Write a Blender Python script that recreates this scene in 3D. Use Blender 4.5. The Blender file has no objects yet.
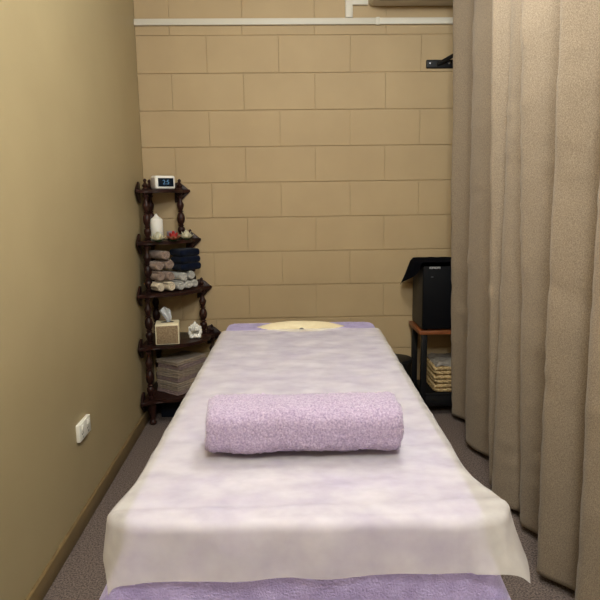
import bpy, bmesh, math, random
from mathutils import Vector, Matrix, noise
PI = math.pi
random.seed(7)
scene = bpy.context.scene
COL = scene.collection

# ------------------------------------------------------------------ helpers
def link(o, parent=None):
    COL.objects.link(o)
    if parent is not None:
        o.parent = parent
    return o

def tag(o, label=None, cat=None, group=None, kind=None):
    if label: o['label'] = label
    if cat: o['category'] = cat
    if group: o['group'] = group
    if kind: o['kind'] = kind
    return o

def empty(name, loc=(0, 0, 0), rz=0, label=None, cat=None, group=None):
    o = bpy.data.objects.new(name, None)
    o.empty_display_size = .05
    o.location = loc
    o.rotation_euler = (0, 0, rz)
    link(o)
    return tag(o, label, cat, group)

def build(name, bm, mat, parent=None, smooth=True, loc=(0, 0, 0), rot=(0, 0, 0), angle=40):
    bmesh.ops.recalc_face_normals(bm, faces=bm.faces[:])
    me = bpy.data.meshes.new(name)
    if smooth:
        for f in bm.faces: f.smooth = True
        lim = math.radians(angle)
        for e in bm.edges:
            if len(e.link_faces) == 2 and e.calc_face_angle(0) > lim:
                e.smooth = False
    bm.to_mesh(me); bm.free()
    me.materials.append(mat)
    o = bpy.data.objects.new(name, me)
    o.location = loc; o.rotation_euler = rot
    return link(o, parent)

def join_bm(dst, src, M=None):
    me = bpy.data.meshes.new('tmp')
    if M is not None: src.transform(M)
    src.to_mesh(me); src.free()
    dst.from_mesh(me); bpy.data.meshes.remove(me)

def box(bm, x0, x1, y0, y1, z0, z1, bev=0, seg=2, M=None):
    b = bmesh.new()
    bmesh.ops.create_cube(b, size=1)
    for v in b.verts:
        v.co = Vector(((x0 + x1) / 2 + v.co.x * (x1 - x0), (y0 + y1) / 2 + v.co.y * (y1 - y0), (z0 + z1) / 2 + v.co.z * (z1 - z0)))
    if bev:
        bmesh.ops.bevel(b, geom=b.edges[:], offset=bev, segments=seg, affect='EDGES', profile=.5)
    join_bm(bm, b, M)
    return bm

def lathe(bm, prof, cx=0, cy=0, z=0, seg=16, M=None):
    b = bmesh.new()
    rings = []
    for r, h in prof:
        if r < 1e-5:
            rings.append([b.verts.new((0, 0, h))])
        else:
            rings.append([b.verts.new((r * math.cos(2 * PI * k / seg), r * math.sin(2 * PI * k / seg), h)) for k in range(seg)])
    for a, c in zip(rings, rings[1:]):
        for k in range(seg):
            k2 = (k + 1) % seg
            if len(a) == 1 and len(c) == 1: continue
            if len(a) == 1: b.faces.new((a[0], c[k], c[k2]))
            elif len(c) == 1: b.faces.new((a[k], a[k2], c[0]))
            else: b.faces.new((a[k], a[k2], c[k2], c[k]))
    if len(rings[0]) > 1: b.faces.new(rings[0][::-1])
    if len(rings[-1]) > 1: b.faces.new(rings[-1])
    b.transform(Matrix.Translation((cx, cy, z)))
    join_bm(bm, b, M)
    return bm

def tube(bm, pts, r, seg=10, taper=None):
    pts = [Vector(p) for p in pts]
    b = bmesh.new(); rings = []
    up = Vector((0, 0, 1))
    for i, p in enumerate(pts):
        t = (pts[min(i + 1, len(pts) - 1)] - pts[max(i - 1, 0)]).normalized()
        u = t.cross(up)
        if u.length < .01: u = t.cross(Vector((1, 0, 0)))
        u.normalize(); w = t.cross(u)
        rr = r if taper is None else taper[i]
        rings.append([b.verts.new(p + u * rr * math.cos(2 * PI * k / seg) + w * rr * math.sin(2 * PI * k / seg)) for k in range(seg)])
    for a, c in zip(rings, rings[1:]):
        for k in range(seg):
            b.faces.new((a[k], a[(k + 1) % seg], c[(k + 1) % seg], c[k]))
    b.faces.new(rings[0][::-1]); b.faces.new(rings[-1])
    join_bm(bm, b)
    return bm

def prism(bm, poly, z0, z1, bev=0, seg=2, M=None):
    b = bmesh.new()
    lo = [b.verts.new((x, y, z0)) for x, y in poly]
    hi = [b.verts.new((x, y, z1)) for x, y in poly]
    n = len(poly)
    b.faces.new(lo[::-1]); b.faces.new(hi)
    for k in range(n): b.faces.new((lo[k], lo[(k + 1) % n], hi[(k + 1) % n], hi[k]))
    if bev:
        es = [e for e in b.edges if abs(e.verts[0].co.z - e.verts[1].co.z) < 1e-6]
        bmesh.ops.bevel(b, geom=es, offset=bev, segments=seg, affect='EDGES', profile=.5)
    join_bm(bm, b, M)
    return bm

def grid(bm, nu, nv, fn, keep=None):
    vs = [[bm.verts.new(fn(i / nu, j / nv)) for i in range(nu + 1)] for j in range(nv + 1)]
    for j in range(nv):
        for i in range(nu):
            if keep and not keep((i + .5) / nu, (j + .5) / nv): continue
            bm.faces.new((vs[j][i], vs[j][i + 1], vs[j + 1][i + 1], vs[j + 1][i]))
    loose = [v for v in bm.verts if not v.link_faces]
    for v in loose: bm.verts.remove(v)
    return bm

def fbm(p, o=3):
    return noise.fractal(Vector(p), 1.0, 2.0, o)

# ------------------------------------------------------------------ materials
def srgb(c):
    return tuple(((v / 255) / 12.92 if v / 255 <= .04045 else ((v / 255 + .055) / 1.055) ** 2.4) for v in c) + (1,)

def mat(name, c1, c2=None, rough=.7, scale=8, detail=4, bump=0, bscale=200, spec=.3, sheen=0, metal=0,
        stretch=(1, 1, 1), contrast=(.35, .65), bdist=.002, trans=0, weave=0, voro=False, sss=0):
    m = bpy.data.materials.new(name); m.use_nodes = True
    nt = m.node_tree; N = nt.nodes; L = nt.links
    b = N['Principled BSDF']
    b.inputs['Roughness'].default_value = rough
    b.inputs['Specular IOR Level'].default_value = spec
    b.inputs['Metallic'].default_value = metal
    b.inputs['Sheen Weight'].default_value = sheen
    b.inputs['Sheen Roughness'].default_value = .5
    b.inputs['Base Color'].default_value = c1
    if sss:
        b.inputs['Subsurface Weight'].default_value = sss
        b.inputs['Subsurface Radius'].default_value = (1, .8, .6); b.inputs['Subsurface Scale'].default_value = .01
    tc = N.new('ShaderNodeTexCoord')
    mp = N.new('ShaderNodeMapping'); mp.inputs['Scale'].default_value = stretch
    L.new(tc.outputs['Object'], mp.inputs['Vector'])
    if c2:
        n = N.new('ShaderNodeTexNoise'); n.inputs['Scale'].default_value = scale; n.inputs['Detail'].default_value = detail
        L.new(mp.outputs['Vector'], n.inputs['Vector'])
        r = N.new('ShaderNodeValToRGB')
        r.color_ramp.elements[0].position = contrast[0]; r.color_ramp.elements[1].position = contrast[1]
        r.color_ramp.elements[0].color = c1; r.color_ramp.elements[1].color = c2
        L.new(n.outputs['Fac'], r.inputs['Fac']); L.new(r.outputs['Color'], b.inputs['Base Color'])
    if bump:
        if voro:
            n2 = N.new('ShaderNodeTexVoronoi'); out = n2.outputs['Distance']
        else:
            n2 = N.new('ShaderNodeTexNoise'); n2.inputs['Detail'].default_value = 3; out = n2.outputs['Fac']
        n2.inputs['Scale'].default_value = bscale
        L.new(mp.outputs['Vector'], n2.inputs['Vector'])
        bp = N.new('ShaderNodeBump'); bp.inputs['Strength'].default_value = bump; bp.inputs['Distance'].default_value = bdist
        L.new(out, bp.inputs['Height']); L.new(bp.outputs['Normal'], b.inputs['Normal'])
    if trans:   # thin cloth: part of the light passes straight through the open fibres
        t = N.new('ShaderNodeBsdfTransparent'); mx = N.new('ShaderNodeMixShader')
        n3 = N.new('ShaderNodeTexNoise'); n3.inputs['Scale'].default_value = 9; n3.inputs['Detail'].default_value = 6
        L.new(mp.outputs['Vector'], n3.inputs['Vector'])
        mr = N.new('ShaderNodeMapRange'); mr.inputs['From Min'].default_value = .3; mr.inputs['From Max'].default_value = .7
        mr.inputs['To Min'].default_value = trans * .82; mr.inputs['To Max'].default_value = trans * 1.18
        L.new(n3.outputs['Fac'], mr.inputs['Value']); L.new(mr.outputs['Result'], mx.inputs['Fac'])
        L.new(b.outputs['BSDF'], mx.inputs[1]); L.new(t.outputs['BSDF'], mx.inputs[2])
        L.new(mx.outputs['Shader'], N['Material Output'].inputs['Surface'])
    return m

def emit(name, c, s):
    m = bpy.data.materials.new(name); m.use_nodes = True
    b = m.node_tree.nodes['Principled BSDF']
    b.inputs['Base Color'].default_value = c
    b.inputs['Emission Color'].default_value = c
    b.inputs['Emission Strength'].default_value = s
    return m

M = {}
M['block'] = mat('painted_block', srgb((176, 152, 116)), srgb((182, 158, 121)), rough=.62, scale=3, bump=.35, bscale=160, bdist=.0015)
M['plaster'] = mat('painted_plaster', srgb((168, 151, 115)), srgb((174, 157, 120)), rough=.5, scale=2, bump=.12, bscale=120, bdist=.001, spec=.35)
M['skirting'] = mat('brown_skirting', srgb((118, 98, 66)), srgb((126, 105, 71)), rough=.5, scale=5)
M['carpet'] = mat('loop_carpet', srgb((86, 75, 71)), srgb((134, 119, 112)), rough=1, scale=170, detail=5, bump=.9, bscale=260, spec=.05, bdist=.004, contrast=(.38, .62))
M['ceiling'] = mat('ceiling_paint', srgb((225, 218, 200)), rough=.9)
M['curtain'] = mat('curtain_weave', srgb((126, 111, 94)), srgb((160, 143, 122)), rough=.9, scale=430, detail=4, sheen=.15, bump=.3, bscale=350, spec=.1, stretch=(1, 1, .7), contrast=(.35, .68), bdist=.001)
M['wood'] = mat('dark_turned_wood', srgb((33, 18, 15)), srgb((54, 29, 23)), rough=.4, scale=14, stretch=(1, 1, .2), spec=.22)
M['white_trunking'] = mat('white_pvc', srgb((208, 201, 186)), rough=.45)
M['ac_white'] = mat('ac_plastic', srgb((205, 195, 175)), rough=.5)
M['black_metal'] = mat('black_metal', srgb((12, 12, 15)), rough=.5, spec=.3)
M['chrome'] = mat('screw_steel', srgb((190, 190, 195)), rough=.25, metal=1)
M['outlet'] = mat('outlet_white', srgb((236, 232, 220)), rough=.35)
M['slot'] = mat('dark_slot', srgb((45, 42, 38)), rough=.8)
M['vinyl'] = mat('cream_vinyl', srgb((238, 224, 190)), srgb((226, 210, 174)), rough=.6, scale=12)
M['hole'] = mat('hole_dark', srgb((22, 18, 15)), rough=.9)
M['table_wood'] = mat('beech_frame', srgb((150, 108, 66)), srgb((128, 90, 54)), rough=.5, scale=10, stretch=(1, 1, .15))
M['towel'] = mat('purple_terry', srgb((157, 142, 189)), srgb((177, 162, 208)), rough=1, scale=26, sheen=.3, bump=1, bscale=240, spec=.05, bdist=.004)
M['roll_towel'] = mat('lilac_terry', srgb((146, 128, 160)), srgb((200, 181, 204)), rough=1, scale=230, sheen=.35, bump=1, bscale=260, spec=.05, bdist=.004, contrast=(.3, .7))
M['sheet'] = mat('nonwoven_sheet', srgb((227, 220, 218)), srgb((237, 231, 228)), rough=.85, scale=14, detail=8, sheen=.1, bump=.25, bscale=60, spec=.1, trans=.54, bdist=.002, stretch=(1, 1.4, 1))
M['clock_white'] = mat('clock_plastic', srgb((238, 234, 226)), rough=.35)
M['clock_side'] = mat('clock_side_grey', srgb((186, 174, 164)), rough=.5)
M['screen'] = mat('clock_screen', srgb((16, 28, 42)), rough=.15, spec=.5)
M['digits'] = emit('clock_digits', srgb((90, 130, 165)), .22)
M['wax'] = mat('white_wax', srgb((232, 228, 220)), rough=.45, sss=.3)
M['frost'] = mat('frosted_glass', srgb((150, 138, 150)), rough=.4, spec=.5)
M['petal_cream'] = mat('cream_petal', srgb((252, 249, 232)), srgb((246, 238, 205)), rough=.7, scale=40, spec=.1)
M['petal_red'] = mat('red_petal', srgb((196, 28, 40)), srgb((224, 90, 84)), rough=.55, scale=60)
M['petal_outer'] = mat('outer_pink_petal', srgb((186, 92, 62)), srgb((206, 150, 120)), rough=.6, scale=60)
M['leaf'] = mat('green_leaf', srgb((26, 52, 26)), srgb((40, 74, 34)), rough=.5, scale=30)
M['taupe'] = mat('taupe_terry', srgb((134, 112, 100)), srgb((160, 138, 124)), rough=1, scale=60, sheen=.2, bump=.9, bscale=320, spec=.05, bdist=.003)
M['cream_terry'] = mat('cream_terry', srgb((206, 188, 160)), srgb((226, 210, 184)), rough=1, scale=60, sheen=.2, bump=.9, bscale=320, spec=.05, bdist=.003)
M['grey_terry'] = mat('pale_grey_terry', srgb((176, 172, 164)), srgb((200, 196, 188)), rough=1, scale=60, sheen=.2, bump=.9, bscale=320, spec=.05, bdist=.003)
M['navy'] = mat('navy_cloth', srgb((9, 14, 30)), srgb((14, 22, 42)), rough=1, scale=60, sheen=.1, bump=.6, bscale=250, spec=.05)
M['dark_box'] = mat('dark_box', srgb((14, 18, 30)), rough=.6)
M['fold'] = mat('folded_taupe', srgb((140, 124, 108)), srgb((160, 143, 126)), rough=1, scale=50, sheen=.15, bump=.7, bscale=260, spec=.05, bdist=.002)
M['fold_mauve'] = mat('folded_mauve', srgb((128, 108, 106)), srgb((148, 126, 122)), rough=1, scale=50, sheen=.15, bump=.7, bscale=260, spec=.05, bdist=.002)
M['cream_box'] = mat('cream_card', srgb((240, 226, 192)), rough=.6)
M['rattan'] = mat('brown_weave', srgb((132, 110, 84)), srgb((162, 140, 110)), rough=.8, scale=110, bump=.8, bscale=220, voro=True)
M['tissue'] = mat('tissue_paper', srgb((248, 248, 250)), rough=.9, sss=.3)
M['ceramic'] = mat('white_ceramic', srgb((244, 240, 232)), rough=.3, spec=.5)
M['black_case'] = mat('black_case', srgb((7, 8, 13)), rough=.55, spec=.15)
M['case_side'] = mat('case_side', srgb((52, 50, 46)), rough=.5)
M['black_cloth'] = mat('black_cloth', srgb((14, 16, 24)), srgb((20, 22, 32)), rough=1, scale=60, bump=.6, bscale=200, spec=.05)
M['mark'] = mat('grey_print', srgb((190, 190, 192)), rough=.5)
M['mark_dim'] = mat('dim_print', srgb((70, 72, 76)), rough=.5)
M['table_top'] = mat('stained_board', srgb((112, 62, 34)), srgb((136, 80, 46)), rough=.4, scale=14, stretch=(.3, 2, 1))
M['straw'] = mat('straw', srgb((206, 180, 134)), srgb((168, 140, 96)), rough=.8, scale=70)
M['straw_dark'] = mat('straw_lining', srgb((140, 114, 74)), rough=.9)
M['lining'] = mat('pale_liner', srgb((190, 182, 170)), srgb((170, 160, 150)), rough=.9, scale=30)
M['bin'] = mat('bin_plastic', srgb((18, 19, 20)), rough=.45)
M['lamp'] = emit('lamp_glass', (1, .86, .66, 1), 6)

# ------------------------------------------------------------------ the room
X1, Y0, H = 2.9, -4.7, 2.62
bm = bmesh.new(); box(bm, -.15, X1 + .15, Y0 - .15, .2, -.12, 0)
tag(build('floor', bm, M['carpet'], smooth=False), 'grey brown loop pile carpet', kind='structure')
bm = bmesh.new(); box(bm, -.15, X1 + .15, Y0 - .15, .2, H, H + .1)
tag(build('ceiling', bm, M['ceiling'], smooth=False), 'plain painted ceiling', kind='structure')
bm = bmesh.new(); box(bm, -.15, 0, Y0, 0, 0, H)
tag(build('wall_left', bm, M['plaster'], smooth=False), 'smooth tan painted wall', kind='structure')
bm = bmesh.new(); box(bm, X1, X1 + .15, Y0, 0, 0, H)
tag(build('wall_right', bm, M['plaster'], smooth=False), 'tan painted wall behind the curtain', kind='structure')
bm = bmesh.new(); box(bm, -.15, X1 + .15, Y0 - .15, Y0, 0, H)
tag(build('wall_front', bm, M['plaster'], smooth=False), 'tan painted wall', kind='structure')
# block wall: every block a bevelled face in front of the recessed mortar
bm = bmesh.new(); box(bm, -.15, X1 + .15, .0055, .2, 0, H)
L1 = 2.1268
for k in range(-3, 12):
    zt = L1 - .2 * (k - 1); zb = zt - .2
    zt2 = min(zt - .0028, H); zb2 = max(zb + .0028, 0)
    if zt2 - zb2 < .01: continue
    off = .388 if k % 2 else .188
    xs = [0] + [x for x in (off - .4 + .4 * i for i in range(12)) if .02 < x < X1 - .02] + [X1]
    for a, c in zip(xs, xs[1:]):
        d = random.uniform(-.0006, .0006)
        box(bm, a + .0006, c - .0006, 0 + d, .03, zb2, zt2, bev=.002, seg=2)
tag(build('wall_back', bm, M['block'], smooth=False), 'tan painted concrete block wall', kind='structure')
bm = bmesh.new(); box(bm, 0, .014, Y0, 0, 0, .07, bev=.004)
tag(build('baseboard_left', bm, M['skirting']), 'low brown painted skirting', kind='structure')

# ------------------------------------------------------------------ trunking, air conditioner, bracket, outlet
bm = bmesh.new()
box(bm, 0.0, 1.335, -.018, 0.003, 2.178, 2.212, bev=.003)
box(bm, 1.345, X1, -.018, 0.003, 2.178, 2.212, bev=.003)
box(bm, 1.330, 1.350, -.020, 0.003, 2.175, 2.215, bev=.002)
cd = build('cable_trunking', bm, M['white_trunking'])
tag(cd, 'long white plastic cable trunking running level across the top of the block wall', 'cable trunking')
bm = bmesh.new()
box(bm, 1.159, 1.200, -.022, 0.003, 2.213, 2.318, bev=.003)
box(bm, 1.1595, 1.285, -.0215, 0.003, 2.278, 2.3175, bev=.003)
cd2 = build('trunking_elbow', bm, M['white_trunking'])
tag(cd2, 'short white trunking elbow rising from the long trunking towards the air conditioner', 'cable trunking')

ac = empty('air_conditioner', (1.70, 0, 2.268), 0, 'pale wall mounted air conditioner whose underside shows at the top right above the trunking', 'air conditioner')
bm = bmesh.new(); box(bm, -.41, .41, -.20, 0.003, 0.004, .29, bev=.02, seg=4)
build('casing', bm, M['ac_white'], ac)
bm = bmesh.new(); box(bm, -.37, .37, -.19, -.13, -.002, .02, bev=.004)
build('air_outlet_flap', bm, M['slot'], ac)

br = empty('curtain_bracket', (1.70, 0, 1.968), 0, 'black metal bracket screwed to the block wall beside the curtain', 'bracket')
bm = bmesh.new(); box(bm, -.085, .085, -.012, 0.003, -.023, .023, bev=.006, seg=3)
build('wall_plate', bm, M['black_metal'], br)
for sx in (-.06, .045):
    bm = bmesh.new(); lathe(bm, [(.0, 0), (.007, 0), (.006, .003), (0, .004)], M=Matrix.Translation((sx, -.0115, .004)) @ Matrix.Rotation(PI / 2, 4, 'X'))
    build('screw', bm, M['chrome'], br)
bm = bmesh.new(); tube(bm, [(-.02, -.008, -.004), (.01, -.03, .012), (.06, -.09, .035), (.12, -.16, .055)], .011)
build('arm', bm, M['black_metal'], br)

ot = empty('power_outlet', (0, -1.300, .372), 0, 'white double power outlet low on the left wall', 'power outlet')
bm = bmesh.new(); box(bm, -0.002, .014, -.064, .064, -.034, .034, bev=.003, seg=3)
build('face_plate', bm, M['outlet'], ot)
for s in (-1, 1):
    bm = bmesh.new(); box(bm, .010, .019, s * .032 - .008, s * .032 + .008, .005, .024, bev=.002)
    build('rocker_switch', bm, M['outlet'], ot)
    bm = bmesh.new()
    for dy, dz, a in ((-.008, -.008, .5), (.008, -.008, -.5), (0, -.022, 0)):
        box(bm, -.001, .0006, -.0014, .0014, -.0045, .0045, M=Matrix.Translation((.014, s * .032 + dy, dz)) @ Matrix.Rotation(a, 4, 'X'))
    build('socket', bm, M['slot'], ot)

# ------------------------------------------------------------------ massage table and its cloths
BED = Matrix.Translation((.845, -1.612, 0)) @ Matrix.Rotation(math.radians(-1.6), 4, 'Z')
brz = math.radians(-1.6)
HW, HL, TOPZ, RC = .340, .895, .645, .05
mt = empty('massage_table', (.845, -1.612, 0), brz, 'padded massage table with cream head end, covered in a purple towel and white sheet', 'massage table')
def rrect(hw, hl, rc, n=6):
    out = []
    for cx, cy, a0 in ((hw - rc, hl - rc, 0), (-hw + rc, hl - rc, 90), (-hw + rc, -hl + rc, 180), (hw - rc, -hl + rc, 270)):
        for k in range(n + 1):
            a = math.radians(a0 + 90 * k / n); out.append((cx + rc * math.cos(a), cy + rc * math.sin(a)))
    return out
bm = bmesh.new(); prism(bm, rrect(HW, HL, RC), .56, TOPZ - .008, bev=.02, seg=3)
build('mattress', bm, M['vinyl'], mt)
bm = bmesh.new(); prism(bm, rrect(HW - .01, HL - .01, RC), .49, .56)
build('frame', bm, M['table_wood'], mt)
for sx in (-1, 1):
    for sy in (-1, 1):
        bm = bmesh.new(); box(bm, sx * .28 - .022, sx * .28 + .022, sy * .74 - .022, sy * .74 + .022, 0, .49, bev=.004)
        build('leg', bm, M['table_wood'], mt)

def drape(x, y, off, R=.022, flare=.06, hw=HW, hl=HL, rc=RC, top=TOPZ, pw=2):
    """carry the point (x, y) of a flat cloth over the rounded edge of the table"""
    hw += off; hl += off; rc2 = rc + off
    ix = max(-(hw - rc2), min(hw - rc2, x)); iy = max(-(hl - rc2), min(hl - rc2, y))
    e = Vector((x - ix, y - iy)); d = (abs(e.x) ** pw + abs(e.y) ** pw) ** (1 / pw) - rc2 + R
    if d <= 0: return Vector((x, y, top + off))
    u = e.normalized(); base = rc2 - R
    q = R * PI / 2
    if d < q: o, dn = R * math.sin(d / R), R * (1 - math.cos(d / R))
    else:
        f = flare(x, y, u) if callable(flare) else flare
        o, dn = R + (d - q) * f, R + (d - q) * math.sqrt(max(0, 1 - f * f))
    return Vector((ix + u.x * (base + o), iy + u.y * (base + o), top + off - dn))

# purple towel with a lens shaped opening at the face hole
LX, LY = .0, .79     # centre of the opening in table coordinates
def in_lens(x, y, g=0):
    w, h = .205 + g, .105 + g
    t = (x - LX) / w
    return abs(t) < 1 and abs(y - LY) < h * (1 - t * t) ** .9
TW, TL0, TL1 = .54, -1.33, .93
def towel_fn(u, v):
    x = -TW + 2 * TW * u; y = TL0 + (TL1 - TL0) * v
    p = drape(x, y, .006, R=.015, pw=3, flare=lambda a, b, n: .05 + .16 * abs(n.x * n.y) * 2 + .02 * math.sin(b * 13 + a * 9))
    n = fbm((x * 5, y * 5, 3)) * .0015 + noise.noise(Vector((x * 110, y * 110, 1))) * .0014
    p.z += n
    if in_lens(x, y, .02): p.z += .003
    sp = max(0, min(1, (-.78 - y) / .1)) * max(0, TOPZ - .06 - p.z) * max(0, min(1, (abs(x) - .2) / .15))
    p.x += math.copysign(.30 * sp, x)
    return p
bm = bmesh.new()
grid(bm, 150, 300, towel_fn, keep=lambda u, v: not in_lens(-TW + 2 * TW * u, TL0 + (TL1 - TL0) * v))
tw = build('table_towel', bm, M['towel'], None, loc=(.845, -1.612, 0), rot=(0, 0, brz), angle=180)
tag(tw, 'large purple towel spread over the massage table and hanging at its near end', 'towel')

# cream padded face hole
def cush(u, v):
    x, y = -.25 + .50 * u, -.125 + .25 * v
    t = min(1, abs(x) / .215)
    inside = max(0, 1 - (abs(y) / (.105 * (1 - t * t) + .008)) ** 2) ** .6 * (1 - t ** 3)
    far = .5 + .5 * math.tanh((y + .015) / .035)
    h = .003 + inside * (.006 + .022 * far)
    h -= .036 * math.exp(-((x - .005) / .062) ** 2 - ((y + .008) / .048) ** 2) * (.35 + .65 * far)
    h += .002 * noise.noise(Vector((x * 22, y * 22, 2))) * inside
    return Vector((x, y, h))
bm = bmesh.new(); grid(bm, 80, 48, cush)
fc = build('face_pad', bm, M['vinyl'], mt, loc=(LX, LY, TOPZ - .002), angle=180)
fc['label'] = 'cream padded cover sunk into the face hole'
bm = bmesh.new(); lathe(bm, [(0, .002), (.010, .004), (.013, .001), (.010, -.01)], seg=16)
build('face_hole', bm, M['hole'], fc, loc=(.004, -.030, .001), rot=(.5, 0, 0))

# white translucent disposable sheet
SW, SL0, SL1 = .43, -1.012, .695
def sheet_fn(u, v):
    x0 = -SW + 2 * SW * u
    y0 = SL0 + (SL1 - SL0) * v
    k = max(0, (-.35 - y0)) / .6           # the sheet spreads wider towards the near end
    x = x0 * (1 + .035 * min(1, k) ** 1.6)
    def fl(a, b, n):
        near = min(1, max(0, (-.55 - b) / .35)) ** 1.5
        cor = 2 * abs(n.x * n.y)
        if n.x > 0: return min(.8, .10 + .22 * near * abs(n.x) + .16 * cor + .04 * math.sin(b * 17))
        return min(.8, .08 + .10 * near * abs(n.x) + .02 * cor + .04 * math.sin(b * 15))
    p = drape(x, y0 + .030 * x0, 0.0175, R=.019, flare=fl, pw=3.5)
    e = max(0, min(1, (-.70 - y0) / .17)); e = e * e * (3 - 2 * e)      # the loose corners stand out past the padding
    q = max(0, min(1, (abs(x0) - .22) / .13)); q = q * q * (3 - 2 * q)
    p.x += (.036 if x0 > 0 else -.020) * e * q
    # soft creases and puckers
    w = .0022 * math.sin(y0 * 46 + 3 * math.sin(x * 4) + 2 * fbm((x * 3, y0 * 4, 7)))
    w *= .5 + .5 * noise.noise(Vector((x * 3, y0 * 3, 9)))
    p.z += max(-.003, w * .6 + fbm((x * 7, y0 * 11, 0), 4) * .0032)
    if y0 < -.84:
        p.y -= .004 + .004 * math.sin(x * 24 + 2 * math.sin(x * 9)) * min(1, (-.84 - y0) / .1)
    if abs(y0 + .865) < .02: p.z += .004 * math.cos((y0 + .865) / .02 * PI / 2)
    return p
bm = bmesh.new(); grid(bm, 130, 260, sheet_fn)
sh = build('disposable_sheet', bm, M['sheet'], None, loc=(.845, -1.612, 0), rot=(0, 0, brz), angle=180)
tag(sh, 'thin white see-through sheet laid over the purple towel on the massage table', 'sheet')

# ------------------------------------------------------------------ rolled towels
def roll_bm(length, rx, rz, turns=3.2, seg=20, nl=24, amp=.0015, freq=120, seed=0, sq=2.0, wob=.0):
    """a spiral strip of cloth, extruded along Y, outer size rx by rz"""
    n = int(turns * seg); pitch = 1 / turns
    out_, in_ = [], []
    for i in range(n + 1):
        a = i / seg * 2 * PI
        ro = max(.02, (i / seg) * pitch); ri = max(.0, ro - pitch * .88)
        ro = min(1, ro + (0 if i < n - 6 else 0))
        c, s = math.cos(a), math.sin(a)
        k = (abs(c) ** sq + abs(s) ** sq) ** (-1 / sq)
        out_.append((c * k * ro, s * k * ro)); in_.append((c * k * ri, s * k * ri))
    prof = out_ + in_[::-1]
    b = bmesh.new(); rings = []
    for j in range(nl + 1):
        t = j / nl; y = t * length
        e = min(t, 1 - t) * length / rz
        sc = 1 - .10 * max(0, 1 - e / .25) ** 2
        ring = []
        for (px, pz) in prof:
            x, z = px * rx * sc, pz * rz * sc
            r = math.hypot(px, pz)
            nn = noise.noise(Vector((x * freq, y * freq, z * freq + seed))) * amp * (1 if r > .75 else .3)
            nn += fbm((x * 12 + seed, y * 12, z * 12), 2) * amp * 1.5 * (1 if r > .75 else 0)
            d = Vector((px, 0, pz)).normalized() if r > 1e-6 else Vector((0, 0, 0))
            ring.append(b.verts.new(Vector((x, y, z)) + d * nn + Vector((0, (wob * math.sin(pz * 3 + px * 5 + seed)) * (1 if j in (0, nl) else 0), 0))))
        rings.append(ring)
    m = len(prof)
    for a, c in zip(rings, rings[1:]):
        for k in range(m): b.faces.new((a[k], a[(k + 1) % m], c[(k + 1) % m], c[k]))
    for ring, rev in ((rings[0], True), (rings[-1], False)):
        for i in range(n):
            q = (ring[i], ring[i + 1], ring[m - 2 - i], ring[m - 1 - i])
            b.faces.new(q[::-1] if rev else q)
    return b

bm = roll_bm(.438, .088, .063, turns=3.0, seg=96, nl=190, amp=.0034, freq=150, sq=3.3, wob=.003)
bm.transform(Matrix.Scale(-1, 4, (0, 0, 1)))
bm.transform(Matrix.Scale(-1, 4, (1, 0, 0)))
rt = build('rolled_towel', bm, M['roll_towel'], None, loc=(.611, -2.200, .7225), rot=(0, 0, -PI / 2 + math.radians(-1.2)), angle=180)
tag(rt, 'large rolled lilac terry towel lying across the middle of the massage table', 'towel')

# ------------------------------------------------------------------ corner shelf
TIER = [(.262, 1.293, .055), (.313, 1.015, .05), (.366, .735, .05), (.415, .455, .05), (.43, .155, .05)]
cs = empty('corner_shelf', (0, 0, 0), 0, 'dark turned-wood corner shelf with five widening tiers beside the left wall', 'shelf')
G = .008
LY_ = .945      # the tiers reach a little less far along the left wall than along the back wall
def shelf_poly(s):
    pts = [(G, -G), (G, -s * LY_)]
    for k in range(0, 41):
        th = math.radians(2 + 86 * k / 40)        # from the left wall round to the back wall
        d0, d1 = math.degrees(th), 90 - math.degrees(th)
        r = s * (.925 + .075 * math.exp(-(min(d0, d1) / 6) ** 2) - .05 * math.exp(-((min(d0, d1) - 14) / 7) ** 2) + .02 * math.sin(2 * th) ** 2)
        pts.append((G + r * math.sin(th), -G - r * math.cos(th) * LY_))
    pts.append((s, -G))
    return pts
for s, z, _ in TIER:
    bm = bmesh.new(); prism(bm, shelf_poly(s), z - .018, z, bev=.005, seg=3)
    build('shelf_board', bm, M['wood'], cs)
def spindle(h):
    p = [(.014, 0), (.014, .02), (.009, .03), (.017, .05), (.017, .058), (.009, .075), (.012, .11), (.018, .16), (.0195, .20), (.018, .235),
         (.010, .265), (.016, .285), (.010, .305), (.012, .33), (.0175, .36), (.0205, .42), (.021, .46), (.018, .52), (.012, .56), (.009, .575),
         (.0165, .595), (.009, .615), (.014, .66), (.0185, .72), (.0185, .75), (.012, .80), (.0085, .87), (.010, .90), (.016, .925), (.016, .94), (.010, .955), (.014, .975), (.014, 1)]
    return [(r * 1.1, t * h) for r, t in p]
def ear(s, z):
    # pointed wall plate at the end of a tier, against the back wall, and its mirror on the left wall
    pl = [(s - .085, .040), (s - .060, .048), (s - .035, .032), (s, .002), (s, -.010), (s - .030, -.040), (s - .055, -.062), (s - .085, -.068)]
    b = bmesh.new(); prism(b, pl, 0, .010, bev=.002, M=Matrix.Translation((0, -G, z)) @ Matrix.Rotation(PI / 2, 4, 'X'))
    build('wall_plate', b, M['wood'], cs)
    pl = [(a_ - s * (1 - LY_), b_) for a_, b_ in pl]
    b = bmesh.new(); prism(b, pl, 0, .010, bev=.002, M=Matrix.Translation((G - .001, 0, z)) @ Matrix.Rotation(-PI / 2, 4, 'Z') @ Matrix.Rotation(PI / 2, 4, 'X') @ Matrix.Translation((0, 0, -.010)))
    build('wall_plate', b, M['wood'], cs)
for s_, z_, _ in TIER: ear(s_, z_ - .006)
def posts(s):
    return [(G + .044, -s * LY_ + .05), (s - .05, -G - .038), (.042, -.042)]
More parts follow.
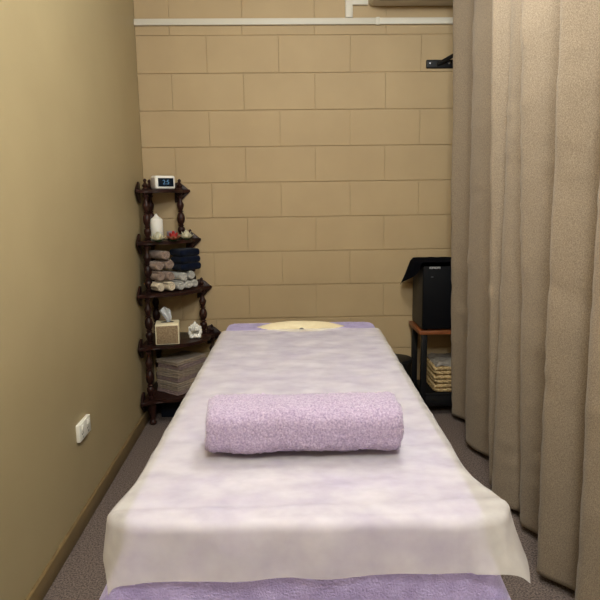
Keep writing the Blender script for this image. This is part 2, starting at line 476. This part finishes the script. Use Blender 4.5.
for i in range(4):
    su, zu, _ = TIER[i]; sl, zl, _ = TIER[i + 1]
    for k, (x, y) in enumerate(posts(su)):
        bm = bmesh.new(); lathe(bm, spindle(zu - .018 - zl), x, y, zl, seg=18)
        build('spindle', bm, M['wood'], cs)
fin = [(.017, 0), (.017, .006), (.010, .010), (.016, .018), (.017, .024), (.009, .034), (.006, .040), (.010, .048), (.0095, .054), (.004, .060), (0, .062)]
for i, (s, z, _) in enumerate(TIER[:4]):
    pp = posts(s) if i == 0 else [(s - .052, -G - .036), (G + .044, -s * LY_ + .052)]
    if i: pp = pp[:1]
    for x, y in pp:
        bm = bmesh.new(); lathe(bm, [(r * (1 if i == 0 else .85), h * (.95 if i == 0 else .85)) for r, h in fin], x, y, z, seg=18)
        build('finial', bm, M['wood'], cs)
footp = [(0, 0), (.013, 0), (.018, .01), (.018, .018), (.010, .03), (.014, .05), (.019, .08), (.021, .11), (.017, .125), (.02, .137)]
for x, y in ((.050, -.318), (.375, -.05), (.042, -.042)):
    bm = bmesh.new(); lathe(bm, [(r * 1.15, h) for r, h in footp], x, y, 0, seg=18)
    build('foot', bm, M['wood'], cs)

# clock
ck = empty('alarm_clock', (.141, -.155, 1.293), math.radians(40), 'small white digital alarm clock standing on the top tier of the corner shelf', 'clock')
bm = bmesh.new(); box(bm, -.060, .060, -.032, .032, 0.001, .073, bev=.011, seg=4)
build('casing', bm, M['clock_white'], ck)
bm = bmesh.new(); box(bm, -.0615, -.05, -.021, .028, .009, .064, bev=.004)
build('side_grille', bm, M['clock_side'], ck)
bm = bmesh.new(); box(bm, -.047, .047, -.0335, -.030, .014, .060, bev=.0015)
build('screen', bm, M['screen'], ck)
def text_mesh(name, s, size, m, parent, loc, rot, ext=.0003):
    cu = bpy.data.curves.new(name, 'FONT'); cu.body = s; cu.size = size; cu.extrude = ext
    cu.align_x = 'CENTER'; cu.align_y = 'CENTER'
    t = bpy.data.objects.new(name, cu); COL.objects.link(t)
    bpy.context.view_layer.update()
    me = bpy.data.meshes.new_from_object(t.evaluated_get(bpy.context.evaluated_depsgraph_get()))
    bpy.data.objects.remove(t)
    me.materials.clear(); me.materials.append(m)
    o = bpy.data.objects.new(name, me); o.location = loc; o.rotation_euler = rot
    return link(o, parent)
text_mesh('digits', '2:5', .034, M['digits'], ck, (0, -.0340, .037), (PI / 2, 0, 0))

# candle, tealight glass, flowers
cn = empty('pillar_candle', (.100, -.185, 1.015), 0, 'white pillar candle with a pointed top on the second tier', 'candle')
bm = bmesh.new(); lathe(bm, [(.033, 0), (.0345, .003), (.0345, .112), (.033, .117), (.026, .121), (.014, .131), (.007, .141), (0, .149)], seg=32)
build('wax', bm, M['wax'], cn)
bm = bmesh.new(); tube(bm, [(0, 0, .146), (.0007, 0, .152), (.002, 0, .155)], .0011, seg=6)
build('wick', bm, M['slot'], cn)
gl = empty('tealight_glass', (.172, -.150, 1.015), 0, 'small frosted grey glass tealight holder between the pillar candle and the red flower', 'candle holder')
bm = bmesh.new(); lathe(bm, [(.020, 0), (.0235, .004), (.025, .048), (.0225, .048), (.021, .014), (0, .012)], seg=24)
build('glass', bm, M['frost'], gl)
bm = bmesh.new(); lathe(bm, [(.017, .0125), (.0175, .026), (.003, .026), (0, .027)], seg=20)
build('tealight', bm, M['wax'], gl)

def petal(b, r, ln, wd, tilt, az, cup=.25):
    g = bmesh.new()
    def f(u, v):
        w = math.sin(PI * min(1, v * .93 + .05)) ** .7 * wd * (1 - .35 * v)
        x = (u - .5) * 2 * w; y = v * ln
        z = cup * ln * (v ** 2) + (x / max(wd, 1e-5)) ** 2 * wd * .35
        return Vector((x, y, z))
    grid(g, 4, 6, f)
    ex = bmesh.ops.solidify(g, geom=g.faces[:], thickness=.0012)
    Mx = Matrix.Rotation(az, 4, 'Z') @ Matrix.Translation((0, r, .004)) @ Matrix.Rotation(tilt, 4, 'X')
    join_bm(b, g, Mx)
def flower(loc, s, m_in, m_out, label, group, rz):
    t = empty('lotus_flower', loc, rz, label, 'artificial flower', group)
    bo = bmesh.new()
    for k in range(9): petal(bo, .008 * s, .029 * s, .0115 * s, math.radians(24), 2 * PI * k / 9)
    build('outer_petals', bo, m_out, t, angle=180)
    bi = bmesh.new()
    for k in range(8): petal(bi, .006 * s, .031 * s, .011 * s, math.radians(52), 2 * PI * (k + .5) / 8)
    for k in range(6): petal(bi, .002 * s, .034 * s, .009 * s, math.radians(72), 2 * PI * k / 6)
    lathe(bi, [(.008 * s, 0), (.009 * s, .008), (.006 * s, .017 * s), (0, .019 * s)], seg=10)
    build('inner_petals', bi, m_in, t, angle=180)
    bl = bmesh.new()
    for k in range(5): petal(bl, .004 * s, .029 * s, .013 * s, math.radians(4), 2 * PI * (k + .3) / 5, cup=.06)
    lathe(bl, [(.012 * s, 0), (.013 * s, .004), (.006 * s, .008)], seg=12)
    build('leaves', bl, M['leaf'], t, angle=180)
flower((.122, -.272, 1.0155), 1.42, M['petal_cream'], M['petal_cream'], 'cream artificial lotus flower at the foot of the pillar candle', 'lotus flowers on the second tier', .2)
flower((.197, -.228, 1.0155), 1.42, M['petal_red'], M['petal_outer'], 'red artificial lotus flower between the two cream ones', 'lotus flowers on the second tier', .5)
flower((.254, -.146, 1.0155), 1.42, M['petal_cream'], M['petal_cream'], 'cream artificial lotus flower nearest the right-hand finial of the second tier', 'lotus flowers on the second tier', .9)

# face cloth rolls on the third tier, lying square to the shelf's diagonal front
D45 = math.radians(45)
rb, rw = .0295, .0275
rolls = [  # front end x, y, z, radius, length, material, label
    (0.127, -0.279, 0.7655, 0.0290, 0.10, 'cream_terry', 'rolled cream face cloth in the bottom row, next to the left spindle'),
    (0.178, -0.249, 0.7655, 0.0290, 0.14, 'cream_terry', 'rolled cream face cloth in the bottom row, beside the pale grey rolls'),
    (0.129, -0.281, 0.8250, 0.0290, 0.10, 'taupe', 'rolled taupe face cloth resting on the cream rolls, next to the left spindle'),
    (0.178, -0.246, 0.8250, 0.0290, 0.15, 'taupe', 'rolled taupe face cloth resting on the cream rolls, right beside the upper pale grey rolls'),
    (0.124, -0.276, 0.8845, 0.0290, 0.10, 'taupe', 'rolled taupe face cloth second row from the top, next to the left spindle'),
    (0.174, -0.242, 0.8845, 0.0290, 0.15, 'taupe', 'rolled taupe face cloth second row from the top, ending right under the navy cloths'),
    (0.156, -0.252, 0.9392, 0.0290, 0.15, 'taupe', 'rolled taupe face cloth alone on top of the pile, under the second tier'),
    (0.225, -0.216, 0.7633, 0.0268, 0.13, 'grey_terry', 'rolled pale grey face cloth in the bottom row, beside the cream rolls'),
    (0.263, -0.178, 0.7633, 0.0268, 0.13, 'grey_terry', 'rolled pale grey face cloth in the middle of the three in the bottom row'),
    (0.290, -0.128, 0.7633, 0.0268, 0.12, 'grey_terry', 'rolled pale grey face cloth at the right end of the bottom row'),
    (0.242, -0.194, 0.8133, 0.0268, 0.13, 'grey_terry', 'upper rolled pale grey face cloth beside the taupe rolls'),
    (0.276, -0.151, 0.8133, 0.0268, 0.12, 'grey_terry', 'upper rolled pale grey face cloth on the right, under the navy cloths'),
]
for i, (x, y, z, r, ln, mm, lb) in enumerate(rolls):
    bm = roll_bm(ln, r, r, turns=3.0, seg=20, nl=14, amp=.0016, freq=130, seed=i * 3.7, sq=2.1, wob=.001)
    bm.transform(Matrix.Rotation(random.uniform(0, 2 * PI), 4, 'Y'))
    o = build('rolled_face_cloth', bm, M[mm], None, loc=(x, y, z), rot=(0, 0, D45), angle=180)
    tag(o, lb, 'face cloth', 'rolled face cloths on the third tier')

def folded(w, d, t, seed=0, layers=2, sag=.0):
    """a cloth folded into a pad: stacked layers wrapped by a rounded fold"""
    b = bmesh.new()
    for k in range(layers):
        z0 = t * k / layers; z1 = t * (k + 1) / layers - .0006
        g = bmesh.new(); bmesh.ops.create_cube(g, size=1)
        for v in g.verts: v.co = Vector((v.co.x * w * (1 - .01 * ((k + seed) % 2)), v.co.y * d, z0 + (v.co.z + .5) * (z1 - z0)))
        bmesh.ops.subdivide_edges(g, edges=[e for e in g.edges if abs(e.verts[0].co.z - e.verts[1].co.z) < 1e-6], cuts=7, use_grid_fill=True)
        h = (z1 - z0)
        be = [e for e in g.edges if len(e.link_faces) == 2 and e.calc_face_angle(0) > .8]
        bmesh.ops.bevel(g, geom=be, offset=h * .42, segments=3, affect='EDGES', profile=.5)
        for v in g.verts:
            n = noise.noise(Vector((v.co.x * 14, v.co.y * 14, seed * 5.1)))
            v.co.z += n * .002 - sag * (v.co.x / w * 2) ** 2 * 0
            v.co.x += noise.noise(Vector((v.co.y * 16, v.co.z * 40, seed * 3.3))) * .003
            v.co.y += noise.noise(Vector((v.co.x * 16, v.co.z * 40, seed * 7.3))) * .003
        join_bm(b, g)
    return b
# navy cloths lying behind and on the upper pale rolls
for k, lb in enumerate(('lower of three folded navy cloths on the pale grey rolls', 'middle of three folded navy cloths on the pale grey rolls', 'top one of three folded navy cloths, just under the second tier')):
    bm = folded(.140, .115, .040, seed=k + 20, layers=1)
    o = build('folded_navy_cloth', bm, M['navy'], None, loc=(.241 - .002 * k, -.118, .8440 + .0400 * k), rot=(0, 0, D45 + .03 * k), angle=50)
    tag(o, lb, 'cloth', 'folded navy cloths on the third tier')

# tissue box
tb = empty('tissue_box', (.146, -.262, .455), math.radians(8), 'cream tissue box with a brown woven front on the fourth tier', 'tissue box')
bm = bmesh.new(); box(bm, -.064, .064, -.062, .062, 0.001, .116, bev=.006, seg=3)
build('box_body', bm, M['cream_box'], tb)
bm = bmesh.new(); box(bm, -.0575, .0575, -.0645, -.058, .008, .106, bev=.002)
build('woven_panel', bm, M['rattan'], tb)
bm = bmesh.new(); prism(bm, [(.036 * math.cos(a * PI / 12), .018 * math.sin(a * PI / 12)) for a in range(24)], .1155, .1168)
build('slot', bm, M['slot'], tb)
bm = bmesh.new()
def tis(u, v):
    w = .007 + .027 * v ** .9
    a = (u - .5) * 2
    x = a * w - .012 * v ** 1.2 + .006 + .004 * math.sin(v * 5)
    y = .012 * math.sin(a * 7 + v * 3) * (.4 + v * .8) + .006 * noise.noise(Vector((u * 5, v * 5, 2)))
    z = .112 + .092 * v * (1 - .22 * abs(a - .15) ** 1.3) - .012 * v * max(0, a)
    return Vector((x, y, z))
grid(bm, 28, 18, tis)
bmesh.ops.solidify(bm, geom=bm.faces[:], thickness=.0008)
ts = build('tissue', bm, M['tissue'], tb, angle=180); ts['label'] = 'white tissue pulled up out of the slot'

# ceramic ornament: two rounded feet, a hollow and upright finger shapes
sg = empty('ceramic_ornament', (.283, -.172, .455), math.radians(8), 'small white ceramic ornament of upright fingers on two feet, right of the tissue box', 'ornament')
def blob(b, c, r, seg=14, M_=None):
    g = bmesh.new(); bmesh.ops.create_uvsphere(g, u_segments=seg, v_segments=10, radius=1)
    Mx = Matrix.Translation(c) @ (M_ or Matrix.Identity(4)) @ Matrix.Diagonal((r[0], r[1], r[2], 1))
    join_bm(b, g, Mx)
bm = bmesh.new()
for s in (-1, 1):
    blob(bm, (s * .019, -.004, .012), (.016, .020, .013))
    tube(bm, [(s * .020, 0, .012), (s * .031, .004, .034), (s * .029, .006, .058)], .01, taper=[.012, .011, .008], seg=12)
    blob(bm, (s * .029, .006, .060), (.0085, .009, .010))
bm2 = bm
build('base', bm2, M['ceramic'], sg, angle=180)
bm = bmesh.new()
blob(bm, (0, .008, .046), (.026, .014, .024))
blob(bm, (0, .0, .014), (.012, .016, .014))
build('body', bm, M['ceramic'], sg, angle=180)
for x, h, r in ((-.020, .083, .0055), (-.010, .087, .006), (.001, .099, .0095), (.012, .087, .006), (.021, .078, .0055)):
    bm = bmesh.new()
    tube(bm, [(x * .8, -.012, .038), (x, -.016, .052), (x * 1.02, -.012, h - .012), (x * 1.0, -.008, h - .004), (x, -.006, h)], r, taper=[r * .7, r, r * .95, r * .7, r * .2], seg=12)
    build('finger', bm, M['ceramic'], sg, angle=180)

# stack of folded towels on the lowest tier
za = .156; nstk = 8
names = ['bottom one', 'second from the bottom', 'third from the bottom', 'fourth from the bottom', 'fourth from the top', 'third from the top', 'second from the top', 'topmost one']
for k in range(nstk):
    t = .0222
    bm = folded(.232, .170, t, seed=k, layers=2)
    yaw = math.radians(55 + random.uniform(-3.0, 3.0))
    o = build('folded_towel', bm, M['fold' if k % 3 else 'fold_mauve'], None, loc=(.200 + random.uniform(-.005, .005), -.160 + random.uniform(-.005, .005), za + k * (t + .0022)), rot=(0, 0, yaw), angle=50)
    tag(o, 'folded taupe towel, %s of the stack of eight on the lowest tier' % names[k], 'towel', 'folded towels on the lowest tier')

# dark box below the shelf
db = bmesh.new(); box(db, .075, .34, -.215, -.07, 0.0, .110, bev=.006)
o = build('storage_box', db, M['dark_box'])
tag(o, 'dark navy storage box on the carpet under the lowest tier of the corner shelf', 'box')

# ------------------------------------------------------------------ side table with cabinet, cloth, basket; bin
st = empty('side_table', (1.745, -.165, 0), 0, 'small side table with stained board top and black metal legs beside the curtain', 'side table')
bm = bmesh.new(); box(bm, -.205, .205, -.14, .145, .478, .500, bev=.003)
build('table_top', bm, M['table_top'], st)
for sx in (-1, 1):
    for sy in (-1, 1):
        bm = bmesh.new(); box(bm, sx * .173 - .016, sx * .173 + .016, sy * .118 - .014, sy * .118 + .014, 0, .478, bev=.002)
        build('leg', bm, M['black_metal'], st)
bm = bmesh.new(); box(bm, -.166, .166, -.132, .132, .118, .136, bev=.002)
for sy in (-1, 1): box(bm, -.172, .172, sy * .118 - .012, sy * .118 + .012, .06, .118, bev=.002)
build('lower_shelf', bm, M['black_metal'], st)

cb = empty('heated_towel_cabinet', (1.735, -.16, .500), 0, 'black box shaped appliance with small grey lettering on the side table', 'appliance')
bm = bmesh.new(); box(bm, -.178, .178, -.125, .125, .006, .370, bev=.006, seg=3)
build('casing', bm, M['case_side'], cb)
bm = bmesh.new(); box(bm, -.180, .180, -.142, -.120, .010, .372, bev=.005, seg=3)
build('door', bm, M['black_case'], cb)
for sx in (-1, 1):
    for sy in (-1, 1):
        bm = bmesh.new(); lathe(bm, [(.012, 0), (.012, .008)], sx * .15, sy * .1, 0, seg=12)
        build('rubber_foot', bm, M['black_metal'], cb)
# worn lettering, too small to read in the photo: a row of seven narrow pale characters
bm = bmesh.new(); x = -.147
for k, (w, kind) in enumerate(((.008, 1), (.008, 2), (.009, 1), (.008, 3), (.007, 2), (.008, 1), (.004, 3))):
    z = .352
    if kind in (1, 3): box(bm, x, x + .0022, -.1426, -.141, z - .0055, z + .0055)
    box(bm, x, x + w, -.1426, -.141, z + .0032, z + .0055)
    if kind != 1: box(bm, x, x + w, -.1426, -.141, z - .0055, z - .0032)
    box(bm, x + w * .2, x + w, -.1426, -.141, z - .0012, z + .0010)
    box(bm, x + w - .0022, x + w, -.1426, -.141, z - .0055, z + .0055)
    x += w + .0014
o = build('lettering', bm, M['mark'], cb, smooth=False); o['label'] = 'small pale grey lettering'
bm = bmesh.new(); box(bm, -.137, -.124, -.1426, -.141, .299, .304, bev=.0003)
build('badge', bm, M['mark_dim'], cb)

bm = bmesh.new()
def blk(u, v):
    # u across (left overhang to right), v from back to front
    x = -.30 + .50 * u; y = .125 - .275 * v
    z = .379
    lx = -.180
    if x < lx:
        d = lx - x
        f = .62 + .25 * math.sin(v * 5)
        wgt = (1 - v) ** .6 * .95 + .12
        d *= wgt
        x = lx - .012 - d * f * .72; z = .379 - .004 - d * 1.22
    if y < -.140:
        z -= (-.140 - y) * 2.2 if z > .36 else 0; y = -.145
    z += .003 * noise.noise(Vector((x * 20, y * 20, 1))) + .004
    return Vector((x, y, z))
grid(bm, 50, 28, blk)
bmesh.ops.solidify(bm, geom=bm.faces[:], thickness=-.003)
o = build('draped_cloth', bm, M['black_cloth'], None, loc=(1.735, -.16, .500), angle=180)
tag(o, 'black cloth draped over the top of the black appliance, one corner hanging to the left', 'cloth')

bk = empty('woven_basket', (1.767, -.165, .136), 0, 'woven straw basket with pale lining on the lower shelf of the side table', 'basket')
bm = bmesh.new(); box(bm, -.122, .122, -.112, .112, 0.001, .150, bev=.004)
build('inner_wall', bm, M['straw_dark'], bk)
bm = bmesh.new()
for row in range(6):
    z = .014 + row * .0255
    for side in range(4):
        n = 7
        for k in range(n):
            a = (k + .5) / n - .5
            if side == 0: p = (a * .25, -.117); d = (1, 0)
            elif side == 1: p = (a * .25, .117); d = (1, 0)
            elif side == 2: p = (-.127, a * .23); d = (0, 1)
            else: p = (.127, a * .23); d = (0, 1)
            sgn = 1 if row % 2 else -1
            L_ = .021
            L_ = .026; tube(bm, [(p[0] - d[0] * L_, p[1] - d[1] * L_, z - sgn * .007), (p[0], p[1], z), (p[0] + d[0] * L_, p[1] + d[1] * L_, z + sgn * .007)], .008, seg=7, taper=[.004, .0095, .004])
build('woven_strands', bm, M['straw'], bk)
bm = bmesh.new()
def ln(u, v):
    x = -.124 + .248 * u; y = -.115 + .23 * v
    e = min(u, 1 - u, v, 1 - v)
    return Vector((x, y, .152 + .026 * min(1, e * 7) ** .5 + .010 * fbm((x * 18, y * 18, 4))))
grid(bm, 30, 26, ln)
bmesh.ops.solidify(bm, geom=bm.faces[:], thickness=.004)
build('pale_liner', bm, M['lining'], bk, angle=180)

bn = empty('waste_bin', (1.440, -.17, 0), 0, 'round black waste bin on the carpet between the massage table and the side table', 'bin')
bm = bmesh.new(); lathe(bm, [(.076, 0), (.080, .004), (.088, .286), (.089, .290)], seg=32)
build('bin_body', bm, M['bin'], bn)
bm = bmesh.new(); lathe(bm, [(.091, .290), (.093, .295), (.093, .308), (.088, .314), (.05, .320), (0, .322)], seg=32)
build('lid', bm, M['bin'], bn)

# ------------------------------------------------------------------ curtain
ctrl = [  # x, y at the hem and how far each fold leans towards the table per metre of height
    (1.84, -.345, .024), (1.79, -.335, .024), (1.745, -.328, .024), (1.722, -.350, .024), (1.765, -.43, .02), (1.80, -.54, .02),
    (1.74, -.665, .014), (1.686, -.740, .014), (1.725, -.88, .014), (1.78, -1.00, .02), (1.74, -1.09, .03), (1.655, -1.165, .034), (1.690, -1.215, .02),
    (1.627, -1.285, .002), (1.680, -1.395, .004), (1.735, -1.43, .02), (1.668, -1.475, .045), (1.690, -1.555, .04), (1.76, -1.64, .03),
    (1.69, -1.72, .015), (1.600, -1.775, .012), (1.665, -1.865, .012), (1.725, -1.93, .01), (1.67, -1.985, .01), (1.600, -2.030, .01), (1.68, -2.17, .01),
    (1.79, -2.38, .01), (1.70, -2.46, .01), (1.67, -2.52, .01), (1.75, -2.70, .01), (1.77, -2.78, .01), (1.70, -2.88, .01), (1.68, -2.95, .01),
    (1.76, -3.12, .01), (1.78, -3.2, .01), (1.70, -3.3, .01), (1.72, -3.42, .01)]
def crom(P, n):
    out = []
    for i in range(len(P) - 1):
        p0, p1, p2, p3 = [Vector(P[max(0, min(len(P) - 1, i + d))]) for d in (-1, 0, 1, 2)]
        for k in range(n):
            t = k / n
            out.append(.5 * ((2 * p1) + (p2 - p0) * t + (2 * p0 - 5 * p1 + 4 * p2 - p3) * t * t + (3 * p1 - p0 - 3 * p2 + p3) * t ** 3))
    out.append(Vector(P[-1]))
    return out
path = crom(ctrl, 9)
CZ0, CZ1 = .030, 2.56
NP, NZ = len(path) - 1, 150
mean = 1.705
def curt(u, v):
    p = path[int(round(u * NP))]
    z = CZ0 + (CZ1 - CZ0) * v
    s = u * 9.0
    # folds shift gently with height
    x = p.x - p.z * z + .006 * noise.noise(Vector((s * .8, z * .8, 5))) + .009 * noise.noise(Vector((s * 5.5, z * .35, 31)))
    y = p.y + .010 * noise.noise(Vector((s * .7, z * .9, 11)))
    x += .0045 * fbm((s * 2.2, z * 5, 2), 3)
    # pressed creases left from packing
    cr = noise.noise(Vector((s * 1.3, z * 9 + s * 2.5, 8)))
    x += .006 * max(0, cr - .25) * (1.6 - z * .35)
    cr2 = noise.noise(Vector((s * 5 + z * 3, z * 12, 18)))
    x -= .010 * max(0, abs(cr2) - .30)
    return Vector((x, y, z))
bm = bmesh.new(); grid(bm, NP, NZ, curt)
cu = build('curtain', bm, M['curtain'], None, angle=180)
md = cu.modifiers.new('thick', 'SOLIDIFY'); md.thickness = .003; md.offset = 0
tag(cu, 'floor length beige brown woven curtain hanging in deep folds along the right side', 'curtain')
bm = bmesh.new(); box(bm, 1.60, 1.655, -3.5, -.05, 2.565, H + .002, bev=.004)
rl = build('curtain_track', bm, M['white_trunking'])
tag(rl, 'white ceiling track carrying the beige curtain', 'curtain track')

# ------------------------------------------------------------------ light
LP = (1.12, -1.75)
cl = empty('ceiling_lamp', (LP[0], LP[1], H), 0, 'round white ceiling lamp above the massage table', 'lamp')
bm = bmesh.new(); lathe(bm, [(.16, 0.002), (.17, -.01), (.17, -.03), (.155, -.035)], seg=40)
build('lamp_base', bm, M['white_trunking'], cl)
bm = bmesh.new(); lathe(bm, [(.15, -.032), (.15, -.045), (.12, -.065), (.06, -.078), (0, -.08)], seg=40)
build('diffuser', bm, M['lamp'], cl)
def area(name, loc, size, power, color, rot=(0, 0, 0)):
    l = bpy.data.lights.new(name, 'AREA'); l.shape = 'DISK'; l.size = size; l.energy = power; l.color = color
    o = bpy.data.objects.new(name, l); o.location = loc; o.rotation_euler = rot
    return link(o)
lt = bpy.data.lights.new('ceiling_lamp_light', 'POINT'); lt.energy = 43; lt.color = (.92, .98, 1); lt.shadow_soft_size = .14
lo = bpy.data.objects.new('ceiling_lamp_light', lt); lo.location = (LP[0], LP[1], H - .24); link(lo)

cl2 = empty('ceiling_lamp', (.90, -3.70, H), 0, 'round white ceiling lamp added out of view behind the camera as fill', 'lamp')  # unseen fixture, added to give fill light from behind the camera
for ch in list(cl.children):
    c2_ = ch.copy(); COL.objects.link(c2_); c2_.parent = cl2
l2 = bpy.data.lights.new('rear_fill_light', 'POINT'); l2.energy = 106; l2.color = (.92, .98, 1); l2.shadow_soft_size = .2
lo2 = bpy.data.objects.new('rear_fill_light', l2); lo2.location = (.90, -3.70, H - .26); link(lo2)

w = bpy.data.worlds.new('world'); scene.world = w; w.use_nodes = True
w.node_tree.nodes['Background'].inputs['Color'].default_value = (.9, .85, .8, 1)
w.node_tree.nodes['Background'].inputs['Strength'].default_value = .02

# ------------------------------------------------------------------ camera
F_, P_, Y_, R_, CX, CZ, DD = 600., .1711, -.0286, -.0133, .788, 1.2454, 3.53
sy, cy, sp, cp, sr, cr_ = math.sin(Y_), math.cos(Y_), math.sin(P_), math.cos(P_), math.sin(R_), math.cos(R_)
fwd = Vector((-sy * cp, cy * cp, -sp)); rgt = Vector((cy, sy, 0)); upv = rgt.cross(fwd)
r2 = rgt * cr_ + upv * sr; u2 = -rgt * sr + upv * cr_
cam = bpy.data.cameras.new('camera'); co = bpy.data.objects.new('camera', cam)
cam.sensor_width = 36; cam.lens = F_ / 600 * 36; cam.clip_start = .02
mw = Matrix((( r2.x, u2.x, -fwd.x, CX), (r2.y, u2.y, -fwd.y, -DD), (r2.z, u2.z, -fwd.z, CZ), (0, 0, 0, 1)))
co.matrix_world = mw
link(co); scene.camera = co
scene.view_settings.view_transform = 'Standard'
scene.view_settings.look = 'None'
scene.view_settings.gamma = 1
scene.view_settings.exposure = 0
